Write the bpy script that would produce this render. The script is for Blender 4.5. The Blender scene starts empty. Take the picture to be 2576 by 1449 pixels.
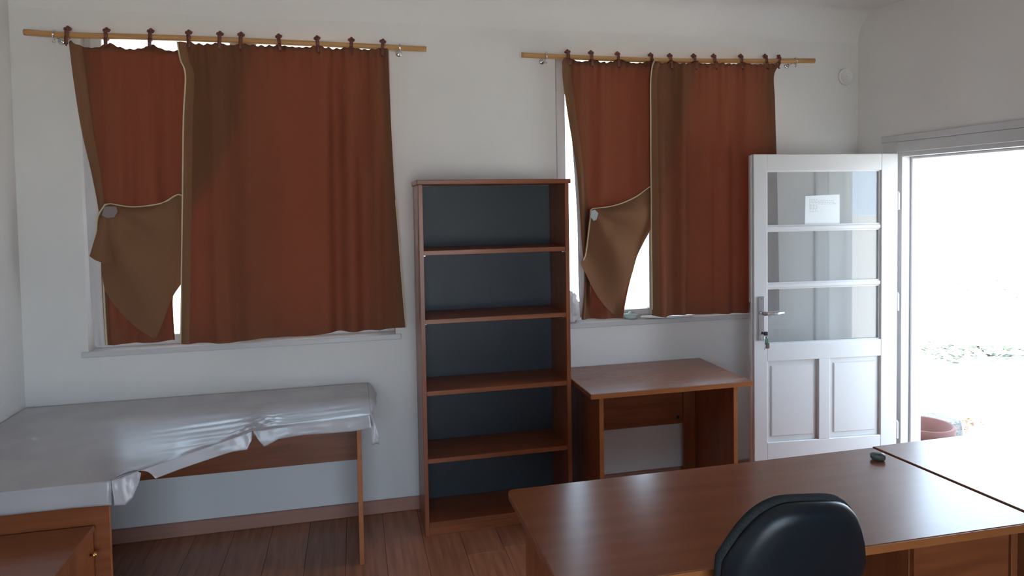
import bpy, bmesh, math, random
from mathutils import Vector, Matrix
random.seed(7)
C = bpy.context.scene.collection
SC = bpy.context.scene
R = math.radians

# ------------------------------------------------------------------ camera
F, YAW, PITCH, ROLL, PY, CAMH = 1720.0, 0.228, -0.038, 0.016, 574.4, 1.72
cam = bpy.data.cameras.new('camera'); cam_o = bpy.data.objects.new('camera', cam); C.objects.link(cam_o)
cam.sensor_fit = 'HORIZONTAL'; cam.sensor_width = 36.0; cam.lens = F * 36.0 / 2576.0
cam.shift_y = -(724.5 - PY) / 2576.0
cam.clip_start = 0.05; cam.clip_end = 300
f_ = Vector((math.sin(YAW) * math.cos(PITCH), math.cos(YAW) * math.cos(PITCH), math.sin(PITCH)))
r_ = Vector((math.cos(YAW), -math.sin(YAW), 0)); d_ = f_.cross(r_)
r2 = math.cos(ROLL) * r_ + math.sin(ROLL) * d_; d2 = -math.sin(ROLL) * r_ + math.cos(ROLL) * d_
cam_o.matrix_world = Matrix(((r2.x, -d2.x, -f_.x, 0), (r2.y, -d2.y, -f_.y, 0), (r2.z, -d2.z, -f_.z, CAMH), (0, 0, 0, 1)))
SC.camera = cam_o

# ------------------------------------------------------------------ light, exposure
SC.view_settings.view_transform = 'Standard'; SC.view_settings.look = 'None'
SC.view_settings.gamma = 1.0; SC.view_settings.use_curve_mapping = False
SC.view_settings.exposure = 0.08
w = bpy.data.worlds.new('sky'); SC.world = w; w.use_nodes = True
bg = w.node_tree.nodes['Background']
bg.inputs[0].default_value = (0.67, 0.86, 1.08, 1); bg.inputs[1].default_value = 7.6
sun = bpy.data.lights.new('sun', 'SUN'); sun.energy = 22.0; sun.angle = R(0.6); sun.color = (1.0, 0.93, 0.82)
so = bpy.data.objects.new('sun', sun); C.objects.link(so)
sdir = Vector((0.5, -0.03, -1.0)); so.rotation_euler = sdir.to_track_quat('-Z', 'Y').to_euler()
def portal(name, loc, rot, sx, sy):
    l = bpy.data.lights.new(name, 'AREA'); l.shape = 'RECTANGLE'; l.size = sx; l.size_y = sy
    l.cycles.is_portal = True
    o = bpy.data.objects.new(name, l); C.objects.link(o); o.location = loc; o.rotation_euler = rot
portal('portal_window', (-0.55, 4.2, 1.85), (R(-90), 0, 0), 1.6, 1.8)
portal('portal_window', (1.85, 4.2, 1.85), (R(-90), 0, 0), 1.45, 1.8)
portal('portal_window', (0.2, -2.22, 1.13), (R(90), 0, 0), 2.4, 2.05)
portal('portal_door', (3.5, 3.02, 1.0), (0, R(90), 0), 2.1, 1.1)

# ------------------------------------------------------------------ materials
def newmat(name):
    m = bpy.data.materials.new(name); m.use_nodes = True
    nt = m.node_tree; nt.nodes.clear()
    out = nt.nodes.new('ShaderNodeOutputMaterial')
    return m, nt, out
def N(nt, t, **kw):
    n = nt.nodes.new(t)
    for k, v in kw.items(): setattr(n, k, v)
    return n
def principled(name, col, rough=0.5, metal=0.0, spec=0.5, noise=None, bump=None, coat=0.0):
    """noise=(scale vec, amount, col2); bump=(scale, strength)"""
    m, nt, out = newmat(name)
    p = N(nt, 'ShaderNodeBsdfPrincipled')
    p.inputs['Roughness'].default_value = rough; p.inputs['Metallic'].default_value = metal
    p.inputs['Specular IOR Level'].default_value = spec; p.inputs['Coat Weight'].default_value = coat
    nt.links.new(p.outputs[0], out.inputs[0])
    c4 = (*col, 1)
    tc = N(nt, 'ShaderNodeTexCoord')
    if noise:
        sc, col2, lo, hi = noise
        mp = N(nt, 'ShaderNodeMapping'); mp.inputs['Scale'].default_value = sc
        nt.links.new(tc.outputs['Object'], mp.inputs[0])
        nz = N(nt, 'ShaderNodeTexNoise'); nz.inputs['Scale'].default_value = 1.0; nz.inputs['Detail'].default_value = 5
        nt.links.new(mp.outputs[0], nz.inputs[0])
        rp = N(nt, 'ShaderNodeValToRGB')
        rp.color_ramp.elements[0].position = lo; rp.color_ramp.elements[1].position = hi
        rp.color_ramp.elements[0].color = c4; rp.color_ramp.elements[1].color = (*col2, 1)
        nt.links.new(nz.outputs[0], rp.inputs[0]); nt.links.new(rp.outputs[0], p.inputs['Base Color'])
    else:
        p.inputs['Base Color'].default_value = c4
    if bump:
        nb = N(nt, 'ShaderNodeTexNoise'); nb.inputs['Scale'].default_value = bump[0]; nb.inputs['Detail'].default_value = 4
        nt.links.new(tc.outputs['Object'], nb.inputs[0])
        b = N(nt, 'ShaderNodeBump'); b.inputs['Strength'].default_value = bump[1]; b.inputs['Distance'].default_value = bump[2] if len(bump) > 2 else 0.01
        nt.links.new(nb.outputs[0], b.inputs['Height']); nt.links.new(b.outputs[0], p.inputs['Normal'])
    return m
def fabric(name, diff, trans, mixf, weave=900.0):
    m, nt, out = newmat(name)
    d = N(nt, 'ShaderNodeBsdfDiffuse'); t = N(nt, 'ShaderNodeBsdfTranslucent'); a = N(nt, 'ShaderNodeAddShader')
    tc = N(nt, 'ShaderNodeTexCoord')
    nz = N(nt, 'ShaderNodeTexNoise'); nz.inputs['Scale'].default_value = weave; nz.inputs['Detail'].default_value = 2
    nt.links.new(tc.outputs['Object'], nz.inputs[0])
    mx = N(nt, 'ShaderNodeMix', data_type='RGBA'); mx.inputs[6].default_value = (*[c * 0.8 for c in diff], 1); mx.inputs[7].default_value = (*[c * 1.2 for c in diff], 1)
    nt.links.new(nz.outputs[0], mx.inputs[0]); nt.links.new(mx.outputs[2], d.inputs[0])
    t.inputs[0].default_value = (*trans, 1)
    nt.links.new(d.outputs[0], a.inputs[0]); nt.links.new(t.outputs[0], a.inputs[1]); nt.links.new(a.outputs[0], out.inputs[0])
    return m
def glassmat(name, tint=(0.95, 0.97, 0.97)):
    m, nt, out = newmat(name)
    t = N(nt, 'ShaderNodeBsdfTransparent'); t.inputs[0].default_value = (*tint, 1)
    g = N(nt, 'ShaderNodeBsdfGlossy'); g.inputs['Roughness'].default_value = 0.01
    fr = N(nt, 'ShaderNodeFresnel'); fr.inputs[0].default_value = 1.5
    mx = N(nt, 'ShaderNodeMixShader')
    nt.links.new(fr.outputs[0], mx.inputs[0]); nt.links.new(t.outputs[0], mx.inputs[1]); nt.links.new(g.outputs[0], mx.inputs[2]); nt.links.new(mx.outputs[0], out.inputs[0])
    return m
WOODA, WOODB = (0.20, 0.052, 0.017), (0.31, 0.092, 0.032)
def wood(name, sc, a=WOODA, b=WOODB, rough=0.33, spec=0.5):
    return principled(name, a, rough, 0, spec, noise=(sc, b, 0.3, 0.7), bump=(260, 0.03, 0.002))
M = {}
M['plaster'] = principled('wall plaster', (0.80, 0.765, 0.735), 0.9, spec=0.15, noise=((2.2, 2.2, 2.2), (0.765, 0.735, 0.71), 0.35, 0.65), bump=(55, 0.12, 0.004))
M['ceiling'] = principled('ceiling plaster', (0.80, 0.77, 0.745), 0.9, spec=0.15, bump=(30, 0.1, 0.004))
M['whitepaint'] = principled('white gloss paint', (0.61, 0.595, 0.59), 0.32, bump=(35, 0.06, 0.003))
M['woodx'] = wood('cherry laminate along x', (3, 38, 38))
M['woody'] = wood('cherry laminate along y', (38, 3, 38))
M['woodz'] = wood('cherry laminate along z', (38, 38, 3))
M['edge'] = wood('cherry edge band', (6, 40, 40), (0.36, 0.115, 0.032), (0.42, 0.145, 0.045), 0.38)
M['topx'] = principled('cherry table top', (0.235, 0.070, 0.026), 0.24, 0, 0.9, noise=((1.6, 22, 22), (0.285, 0.092, 0.036), 0.25, 0.75))
M['backboard'] = principled('black backboard', (0.035, 0.040, 0.046), 0.45, spec=0.4)
M['floorbase'] = principled('floor underlay', (0.03, 0.018, 0.012), 0.8)
M['skirting'] = principled('brown skirting', (0.40, 0.20, 0.145), 0.4, noise=((4, 60, 60), (0.46, 0.235, 0.17), 0.3, 0.7))
M['planks'] = [wood('floor laminate', (34, 2.4, 30), tuple(c * k for c in (0.135, 0.050, 0.026)), tuple(c * k for c in (0.24, 0.096, 0.052)), 0.3) for k in (1.75, 1.95, 2.15)]
M['curtain'] = fabric('brown curtain cloth', (0.150, 0.066, 0.036), (0.0195, 0.0013, 0.0008), 0.5)
M['curtainback'] = fabric('tan reverse of the curtain cloth', (0.215, 0.106, 0.058), (0.009, 0.0015, 0.0008), 0.5)
M['piping'] = fabric('cream piping', (0.58, 0.50, 0.34), (0.22, 0.22, 0.13), 0.5)
M['sheer'] = fabric('white lining cloth', (0.62, 0.58, 0.58), (0.020, 0.018, 0.018), 0.5)
M['whitecloth'] = fabric('white crumpled cloth', (0.72, 0.70, 0.69), (0.06, 0.06, 0.06), 0.5)
M['rodwood'] = principled('pine pole', (0.50, 0.25, 0.085), 0.45, noise=((3, 70, 70), (0.60, 0.33, 0.13), 0.3, 0.7))
M['clip'] = principled('reddish brown plastic', (0.15, 0.035, 0.022), 0.42)
M['greyclip'] = principled('pale grey plastic clip', (0.40, 0.42, 0.42), 0.4)
M['greyclip2'] = principled('brownish grey plastic clip', (0.22, 0.17, 0.155), 0.45)
M['chrome'] = principled('bright steel', (0.72, 0.72, 0.72), 0.2, 1.0)
M['satin'] = principled('satin aluminium', (0.55, 0.56, 0.58), 0.33, 1.0)
M['brass'] = principled('brass', (0.75, 0.50, 0.14), 0.22, 1.0)
M['blackplastic'] = principled('black plastic', (0.012, 0.016, 0.022), 0.5, spec=0.35, bump=(220, 0.15, 0.001))
M['shell'] = principled('dark navy chair shell', (0.007, 0.0125, 0.019), 0.36, spec=0.45, bump=(420, 0.25, 0.001))
M['pad'] = principled('dark chair upholstery', (0.028, 0.034, 0.038), 0.95, spec=0.2, noise=((500, 500, 500), (0.06, 0.07, 0.075), 0.4, 0.6), bump=(600, 0.8, 0.003))
M['stone'] = principled('grey stone', (0.055, 0.07, 0.075), 0.42, noise=((70, 70, 110), (0.11, 0.13, 0.13), 0.35, 0.7), bump=(300, 0.3, 0.001))
M['plastic_film'] = principled('greyish table film', (0.43, 0.405, 0.42), 0.27, spec=0.6, noise=((5, 5, 5), (0.47, 0.445, 0.455), 0.35, 0.65), bump=(30, 0.12, 0.004))
M['terracotta'] = principled('terracotta', (0.105, 0.036, 0.028), 0.7, noise=((9, 9, 9), (0.13, 0.046, 0.036), 0.35, 0.65))
M['aerated'] = principled('pale aerated concrete', (0.125, 0.118, 0.112), 0.95, noise=((60, 60, 60), (0.20, 0.19, 0.18), 0.4, 0.6), bump=(70, 0.8, 0.01))
M['yard'] = principled('sunlit pale yard', (0.56, 0.53, 0.48), 0.9, noise=((0.8, 0.8, 0.8), (0.62, 0.59, 0.54), 0.3, 0.7), bump=(9, 0.3, 0.02))
M['leafdry'] = principled('dry leaf', (0.40, 0.19, 0.10), 0.8)
M['leafgreen'] = principled('pale leaf', (0.40, 0.44, 0.36), 0.7)  # one even, very pale green for leaves and stems
M['paper'] = fabric('paper', (0.78, 0.80, 0.80), (0.03, 0.03, 0.03), 0.5)
M['ink'] = principled('grey print', (0.38, 0.40, 0.41), 0.8)
M['glass'] = glassmat('window glass')
M['doorglass'] = glassmat('door glass', (0.97, 0.98, 0.98))
nt = M['doorglass'].node_tree; hz_ = nt.nodes.new('ShaderNodeBsdfDiffuse'); hz_.inputs[0].default_value = (.80, .82, .82, 1)
mz = nt.nodes.new('ShaderNodeMixShader'); mz.inputs[0].default_value = .17; on = [n for n in nt.nodes if n.type == 'OUTPUT_MATERIAL'][0]
nt.links.new(on.inputs[0].links[0].from_socket, mz.inputs[1]); nt.links.new(hz_.outputs[0], mz.inputs[2]); nt.links.new(mz.outputs[0], on.inputs[0])
M['greenglass'] = principled('milky green glass', (0.55, 0.68, 0.64), 0.15)
M['soil'] = principled('soil', (0.10, 0.07, 0.05), 0.95)
M['fobgreen'] = principled('green tag', (0.06, 0.16, 0.11), 0.5)
M['fobbrown'] = principled('brown leather tag', (0.13, 0.085, 0.065), 0.6)

# ------------------------------------------------------------------ mesh helpers
def box(bm, x0, x1, y0, y1, z0, z1, bev=0.0):
    vs = [bm.verts.new((x, y, z)) for x in (x0, x1) for y in (y0, y1) for z in (z0, z1)]
    fs = [bm.faces.new([vs[i] for i in q]) for q in ((0, 1, 3, 2), (4, 6, 7, 5), (0, 4, 5, 1), (2, 3, 7, 6), (0, 2, 6, 4), (1, 5, 7, 3))]
    if bev > 0:
        es = {e for f in fs for e in f.edges}
        bmesh.ops.bevel(bm, geom=list(es), offset=bev, segments=1, profile=0.5, affect='EDGES')
def prism(bm, poly, z0, z1, bev=0.0):
    a = [bm.verts.new((x, y, z0)) for x, y in poly]; b = [bm.verts.new((x, y, z1)) for x, y in poly]
    fs = [bm.faces.new(list(reversed(a))), bm.faces.new(b)]; n = len(poly)
    for i in range(n): fs.append(bm.faces.new((a[i], a[(i + 1) % n], b[(i + 1) % n], b[i])))
    if bev > 0:
        es = {e for f in fs[:2] for e in f.edges}
        bmesh.ops.bevel(bm, geom=list(es), offset=bev, segments=2, profile=0.5, affect='EDGES')
def tube(bm, pts, rad, seg=8, cap=True, closed=False):
    pts = [Vector(p) for p in pts]; n = len(pts); rings = []
    rads = rad if isinstance(rad, (list, tuple)) else [rad] * n
    up = Vector((0, 0, 1))
    for i, p in enumerate(pts):
        if closed: t = pts[(i + 1) % n] - pts[i - 1]
        else: t = pts[min(i + 1, n - 1)] - pts[max(i - 1, 0)]
        t.normalize()
        u = up if abs(t.dot(up)) < 0.95 else Vector((0, 1, 0))
        s = t.cross(u).normalized(); v = s.cross(t)
        rings.append([bm.verts.new(p + rads[i] * (math.cos(2 * math.pi * k / seg) * s + math.sin(2 * math.pi * k / seg) * v)) for k in range(seg)])
    m = n if closed else n - 1
    for i in range(m):
        a, b = rings[i], rings[(i + 1) % n]
        for k in range(seg): bm.faces.new((a[k], a[(k + 1) % seg], b[(k + 1) % seg], b[k]))
    if cap and not closed:
        bm.faces.new(list(reversed(rings[0]))); bm.faces.new(rings[-1])
def lathe(bm, prof, cx=0, cy=0, cz=0, seg=24, axis='z'):
    rings = []
    for r, h in prof:
        ring = []
        for k in range(seg):
            a = 2 * math.pi * k / seg; p = (r * math.cos(a), r * math.sin(a), h)
            if axis == 'y': p = (p[0], -p[2], p[1])
            ring.append(bm.verts.new((cx + p[0], cy + p[1], cz + p[2])))
        rings.append(ring)
    for a, b in zip(rings, rings[1:]):
        for k in range(seg): bm.faces.new((a[k], a[(k + 1) % seg], b[(k + 1) % seg], b[k]))
    bm.faces.new(list(reversed(rings[0]))); bm.faces.new(rings[-1])
def blob(bm, c, s, sub=2, jitter=0.0, seed=0):
    rnd = random.Random(seed)
    r = bmesh.ops.create_icosphere(bm, subdivisions=sub, radius=1.0)
    for v in r['verts']:
        k = 1 + jitter * (rnd.random() - 0.5)
        v.co = Vector((c[0] + v.co.x * s[0] * k, c[1] + v.co.y * s[1] * k, c[2] + v.co.z * s[2] * k))
def obj(name, bm, m, parent=None, smooth=False, solid=0.0):
    me = bpy.data.meshes.new(name)
    bmesh.ops.recalc_face_normals(bm, faces=bm.faces[:])
    bm.to_mesh(me); bm.free()
    for mm in (m if isinstance(m, (list, tuple)) else [m]): me.materials.append(mm)
    if smooth:
        for p in me.polygons: p.use_smooth = True
    o = bpy.data.objects.new(name, me); C.objects.link(o)
    if parent is not None: o.parent = parent
    if solid:
        md = o.modifiers.new('solid', 'SOLIDIFY'); md.thickness = solid; md.offset = 0
    return o
def NB(): return bmesh.new()
def boxobj(name, b, m, parent=None, bev=0.0015):
    bm = NB(); box(bm, *b, bev); return obj(name, bm, m, parent)
def thing(name, label, cat, loc=(0, 0, 0), rotz=0.0, group=None):
    o = bpy.data.objects.new(name, None); C.objects.link(o); o.empty_display_size = 0.1
    o.location = loc; o.rotation_euler = (0, 0, rotz); tag(o, label, cat, group); return o
def tag(o, label, cat, group=None):
    o['label'] = label; o['category'] = cat
    if group: o['group'] = group
    return o
def struct(o, label=None):
    o['kind'] = 'structure'
    if label: o['label'] = label
    return o
def sempty(name):
    o = bpy.data.objects.new(name, None); C.objects.link(o); o.empty_display_size = 0.1; return struct(o)
def lerp(a, b, t): return a + (b - a) * t
def poly_at(pts, t):
    n = len(pts) - 1; s = min(max(t, 0), 1) * n; i = min(int(s), n - 1); k = s - i
    p0 = pts[max(i - 1, 0)]; p1 = pts[i]; p2 = pts[i + 1]; p3 = pts[min(i + 2, n)]
    out = []
    for a, b, c, d in zip(p0, p1, p2, p3):
        out.append(0.5 * (2 * b + (c - a) * k + (2 * a - 5 * b + 4 * c - d) * k * k + (3 * b - a - 3 * c + d) * k ** 3))
    return out

# ------------------------------------------------------------------ room shell
XL, XR, YB, YF, ZC = -1.61, 3.20, 3.83, -1.9, 2.88
W1 = (-1.32, 0.215, 2.595); W2 = (1.16, 2.53, 2.566); ZS = 1.0
fl = sempty('floor')
boxobj('underlay', (XL - 0.3, XR + 0.2, YF - 0.3, YB + 0.3, -0.15, -0.006), M['floorbase'], fl, 0)
pw, plen = 0.192, 1.285
rnd = random.Random(3)
plank_me = {}
nx = int((XR - XL) / pw) + 1
for i in range(nx):
    x0 = XL + i * pw; x1 = min(x0 + pw, XR); off = rnd.random() * plen
    y = YF - off
    while y < YB:
        y0, y1 = max(y, YF), min(y + plen, YB)
        if y1 - y0 > 0.02:
            bm = NB(); box(bm, 0.0006, x1 - x0 - 0.0006, 0.0006, y1 - y0 - 0.0006, -0.006, 0.0, 0.0012)
            o = obj('plank', bm, M['planks'][rnd.randrange(3)], fl); o.location = (x0, y0, 0)
        y += plen
wb = NB()
zc = ZC + 0.1
box(wb, XL - 0.3, W1[0], YB, YB + 0.3, -0.1, zc); box(wb, W1[1], W2[0], YB, YB + 0.3, -0.1, zc); box(wb, W2[1], XR + 0.25, YB, YB + 0.3, -0.1, zc)
for a, b, ZT in (W1, W2):
    box(wb, a, b, YB, YB + 0.3, -0.1, ZS - 0.03); box(wb, a, b, YB, YB + 0.10, ZT, zc); box(wb, a, b, YB + 0.10, YB + 0.3, ZT + 0.09, zc)
struct(obj('wall_back', wb, M['plaster']))
struct(boxobj('wall_left', (XL - 0.3, XL, YF - 0.3, YB, -0.1, zc), M['plaster'], None, 0))
W3 = (-1.0, 1.4); RZ0, RZ1 = 0.12, 2.15
wq = NB()
box(wq, XL, W3[0], YF - 0.3, YF, -0.1, zc); box(wq, W3[1], XR + 0.25, YF - 0.3, YF, -0.1, zc)
box(wq, W3[0], W3[1], YF - 0.3, YF, -0.1, RZ0); box(wq, W3[0], W3[1], YF - 0.3, YF, RZ1, zc)
struct(obj('wall_rear', wq, M['plaster']))
DY0, DY1, DZ = 2.53, 3.50, 2.00
wr = NB()
box(wr, XR, XR + 0.13, YF, DY0, -0.1, zc); box(wr, XR, XR + 0.13, DY1, YB, -0.1, zc); box(wr, XR, XR + 0.13, DY0, DY1, DZ, zc)
box(wr, XR + 0.13, XR + 0.25, YF, DY0 - 0.1, -0.1, zc); box(wr, XR + 0.13, XR + 0.25, DY1 + 0.12, YB, -0.1, zc); box(wr, XR + 0.13, XR + 0.25, DY0 - 0.1, DY1 + 0.12, DZ + 0.1, zc)
struct(obj('wall_right', wr, M['plaster']))
struct(boxobj('ceiling', (XL - 0.3, XR + 0.25, YF - 0.3, YB + 0.3, ZC, ZC + 0.15), M['ceiling'], None, 0))
# rounded cove where the back wall meets the ceiling
bm = NB(); rc = 0.17; prev = None
for k in range(11):
    a = math.pi / 2 * k / 10
    y = YB - rc + rc * math.cos(a); z = ZC - rc + rc * math.sin(a)
    cur = [bm.verts.new((x, y, z)) for x in (XL, XR)]
    if prev: bm.faces.new((prev[0], prev[1], cur[1], cur[0]))
    prev = cur
struct(obj('trim_1', bm, M['ceiling'], smooth=True))
unseen_roof = boxobj('unseen_roof', (XL - 0.7, XR + 0.5, YF - 0.45, YB + 0.6, ZC + 0.151, ZC + 0.28), M['plaster'], None, 0); struct(unseen_roof)  # unseen slab above the ceiling, put in with eaves sized to shade the ground outside
def skirt(name, b):
    return struct(boxobj(name, b, M['skirting'], None, 0.003))
skirt('baseboard_back', (XL + 0.014, XR - 0.014, YB - 0.014, YB, 0, 0.075))
skirt('baseboard_left', (XL, XL + 0.014, YF, YB, 0, 0.075))
skirt('baseboard_right', (XR - 0.014, XR, DY1 + 0.10, YB, 0, 0.075))
skirt('baseboard_right', (XR - 0.014, XR, YF, DY0 - 0.10, 0, 0.075))

# ------------------------------------------------------------------ windows
def window(name, x0, x1, ZT):
    w_ = sempty(name); y0, y1 = YB + 0.10, YB + 0.16; zt = ZT + 0.085; zb = ZS - 0.035
    fw = 0.04
    bm = NB()
    box(bm, x0 + .001, x0 + fw, y0, y1, zb, zt); box(bm, x1 - fw, x1 - .001, y0, y1, zb, zt); box(bm, x0 + fw, x1 - fw, y0, y1, zb, zb + fw); box(bm, x0 + fw, x1 - fw, y0, y1, zt - fw, zt)
    xm = (x0 + x1) / 2; box(bm, xm - 0.022, xm + 0.022, y0, y1, zb + fw, zt - fw)
    obj('window_frame', bm, M['whitepaint'], w_)
    for a, b in ((x0 + fw, xm - 0.022), (xm + 0.022, x1 - fw)):
        s = 0.045; ya, yb = y0 - 0.012, y1 - 0.015
        za, zb2 = zb + fw, zt - fw
        bm = NB()
        box(bm, a - .01, a + s, ya, yb, za - .008, zb2 + .004, .004); box(bm, b - s, b + .01, ya, yb, za - .008, zb2 + .004, .004)
        box(bm, a + s, b - s, ya, yb, za - .008, za + s, .004); box(bm, a + s, b - s, ya, yb, zb2 - s, zb2 + .004, .004)
        sash = obj('sash', bm, M['whitepaint'], w_)
        boxobj('pane', (a + s - .005, b - s + .005, y0 + 0.02, y0 + 0.024, za + s - .005, zb2 - s + .005), M['glass'], sash, 0)
        hx = a - 0.006 if a < xm else b + 0.006
        for hz in (za + 0.2, zb2 - 0.2):
            bm = NB(); tube(bm, [(hx, ya - .006, hz - .035), (hx, ya - .006, hz + .035)], 0.007, 8); obj('hinge', bm, M['whitepaint'], sash)
    boxobj('window_sill', (x0 - 0.03, x1 + 0.03, YB - 0.012, YB - 0.0005, ZS - 0.03, ZS), M['whitepaint'], w_, 0.003)
    boxobj('window_board', (x0 + .001, x1 - .001, YB - 0.0005, YB + 0.10, ZS - 0.03, ZS), M['whitepaint'], w_, 0)
    return w_
w3 = sempty('window_3')
bm = NB()
for a, b_ in ((W3[0], W3[0] + .06), (.17, .23), (W3[1] - .06, W3[1])): box(bm, a, b_, YF - .16, YF - .10, RZ0 + .06, RZ1 - .06, .004)
box(bm, W3[0], W3[1], YF - .16, YF - .10, RZ0, RZ0 + .06, .004); box(bm, W3[0], W3[1], YF - .16, YF - .10, RZ1 - .06, RZ1, .004)
obj('window_frame', bm, M['whitepaint'], w3)
for a, b_ in ((W3[0] + .055, .175), (.225, W3[1] - .055)): boxobj('pane', (a, b_, YF - .135, YF - .131, RZ0 + .055, RZ1 - .055), M['glass'], w3, 0)
window('window_1', *W1); window('window_2', *W2)

# ------------------------------------------------------------------ door, frame
dfm = sempty('trim_2')
jy = 3.455
boxobj('jamb', (XR - 0.004, XR + 0.13, jy, DY1, 0, DZ), M['whitepaint'], dfm, 0.002)
boxobj('jamb_stop', (XR + 0.055, XR + 0.13, jy - 0.014, jy - 0.0005, 0, DZ - 0.02), M['whitepaint'], dfm, 0.003)
boxobj('jamb', (XR - 0.004, XR + 0.13, DY0, DY0 + 0.045, 0, DZ), M['whitepaint'], dfm, 0.002)
boxobj('head', (XR - 0.004, XR + 0.13, DY0 + 0.045, jy, DZ - 0.045, DZ), M['whitepaint'], dfm, 0.002)
boxobj('head_stop', (XR + 0.055, XR + 0.13, DY0 + 0.045, jy - 0.014, DZ - 0.06, DZ - 0.0455), M['whitepaint'], dfm, 0.003)
boxobj('casing', (XR - 0.018, XR, DY1 - 0.02, DY1 + 0.09, 0, DZ + 0.075), M['whitepaint'], dfm, 0.003)
boxobj('casing', (XR - 0.018, XR, DY0 - 0.09, DY0 + 0.02, 0, DZ + 0.075), M['whitepaint'], dfm, 0.003)
boxobj('casing', (XR - 0.018, XR, DY0 + 0.02, DY1 - 0.02, DZ - 0.02, DZ + 0.045), M['whitepaint'], dfm, 0.003)
boxobj('casing_cap', (XR - 0.026, XR, DY0 - 0.10, DY1 + 0.10, DZ + 0.0455, DZ + 0.085), M['whitepaint'], dfm, 0.004)
struct(boxobj('trim_3', (XR + 0.001, XR + 0.35, DY0 + 0.045, jy - 0.014, -0.14, 0.012), M['aerated'], None, 0.004))

dr = sempty('door_1'); dr.location = (3.135, 3.42, 0); dr.rotation_euler = (0, 0, R(-5))
T = 0.042; L = -0.905; zt = 1.972
def dbox(name, b, par=None, m='whitepaint', bev=0.003): return boxobj(name, b, M[m], par or dr, bev)
gx0, gx1 = L + 0.083, -0.105
gz = [0.875, 1.212, 1.545, 1.875]
bm = NB()
e = 0.0
box(bm, L, gx0, 0, T, 0.012, zt, .003)           # lock stile
box(bm, gx1, 0, 0, T, 0.012, zt, .003)           # hinge stile
obj('stile', bm, M['whitepaint'], dr)
dbox('rail', (gx0 - .002, gx1 + .002, 0.0005, T - .0005, gz[3], zt - .0005))
dbox('rail', (gx0 - .002, gx1 + .002, 0.0005, T - .0005, 0.775, gz[0]))
dbox('rail', (gx0 - .002, gx1 + .002, 0.0005, T - .0005, 0.0125, 0.30))
dbox('glazing_bar', (gx0 - .002, gx1 + .002, 0.004, T - .004, gz[1] - .013, gz[1] + .013), None, 'whitepaint', .005)
dbox('glazing_bar', (gx0 - .002, gx1 + .002, 0.004, T - .004, gz[2] - .013, gz[2] + .013), None, 'whitepaint', .005)
mx0, mx1 = gx0 + 0.32, gx0 + 0.392
dbox('muntin', (mx0, mx1, 0.0007, T - .0007, 0.298, 0.777))
for i in range(3):
    za = gz[i] + (0.012 if i else -.002); zb = gz[i + 1] - (0.012 if i < 2 else -.002)
    pane = dbox('pane', (gx0 - .002, gx1 + .002, 0.022, 0.025, za, zb), None, 'doorglass', 0)
    # putty beads around each pane
    bm = NB(); q = 0.008
    box(bm, gx0, gx0 + q, .012, .0215, za, zb); box(bm, gx1 - q, gx1, .012, .0215, za, zb); box(bm, gx0 + q, gx1 - q, .012, .0215, za, za + q); box(bm, gx0 + q, gx1 - q, .012, .0215, zb - q, zb)
    obj('bead', bm, M['whitepaint'], pane)
for a, b in ((gx0, mx0), (mx1, gx1)):
    pn = dbox('panel', (a - .003, b + .003, 0.018, T - .008, 0.298, 0.777))
    bm = NB(); q = 0.028
    vs = []
    for (x, z, yy) in ((a + q, .30 + q, .018), (b - q, .30 + q, .018), (b - q, .775 - q, .018), (a + q, .775 - q, .018)):
        vs.append(bm.verts.new((x, yy, z)))
    ws = [bm.verts.new((v.co.x + (.006 if i in (0, 3) else -.006), .011, v.co.z + (.006 if i < 2 else -.006))) for i, v in enumerate(vs)]
    bm.faces.new(ws)
    for i in range(4): bm.faces.new((vs[i], vs[(i + 1) % 4], ws[(i + 1) % 4], ws[i]))
    obj('raised_field', bm, M['whitepaint'], pn)
# lock stile rebate strip, latch plate, hinges
dbox('rebate', (L - 0.011, L - .0002, 0.014, T, 0.014, zt - .004))
dbox('latch_plate', (L - 0.0125, L - .011, 0.018, 0.038, 1.06, 1.12), None, 'satin', 0)
for hz in (0.32, 1.09, 1.69):
    bm = NB(); tube(bm, [(0.008, 0.008, hz - .05), (0.008, 0.008, hz + .05)], .0085, 10); tube(bm, [(0.008, 0.008, hz + .05), (0.008, 0.008, hz + .058)], .005, 8)
    obj('hinge', bm, M['whitepaint'], dr)
hp = L + 0.042
hd = boxobj('handle', (hp - .021, hp + .021, -0.008, -.0002, 0.898, 1.155), M['satin'], dr, 0.004)
bm = NB(); hz = 1.062
tube(bm, [(hp, -.008, hz), (hp, -.045, hz)], .010, 12)
tube(bm, [(hp - .002, -.046, hz), (hp + .03, -.052, hz + .001), (hp + .07, -.053, hz), (hp + .115, -.047, hz + .003)], [.012, .010, .0092, .0085], 12)
obj('lever', bm, M['satin'], hd, True)
bm = NB(); tube(bm, [(hp, -.002, .945), (hp, -.016, .945)], .009, 14); obj('lock_cylinder', bm, M['chrome'], hd)
for sz in (1.143, .910):
    bm = NB(); tube(bm, [(hp, -.006, sz), (hp, -.0095, sz)], .0042, 10); obj('screw', bm, M['chrome'], hd)
doorM = Matrix.Translation((3.135, 3.42, 0)) @ Matrix.Rotation(R(-5), 4, 'Z')
def on_door(x, y, z): return doorM @ Vector((x, y, z))

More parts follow.
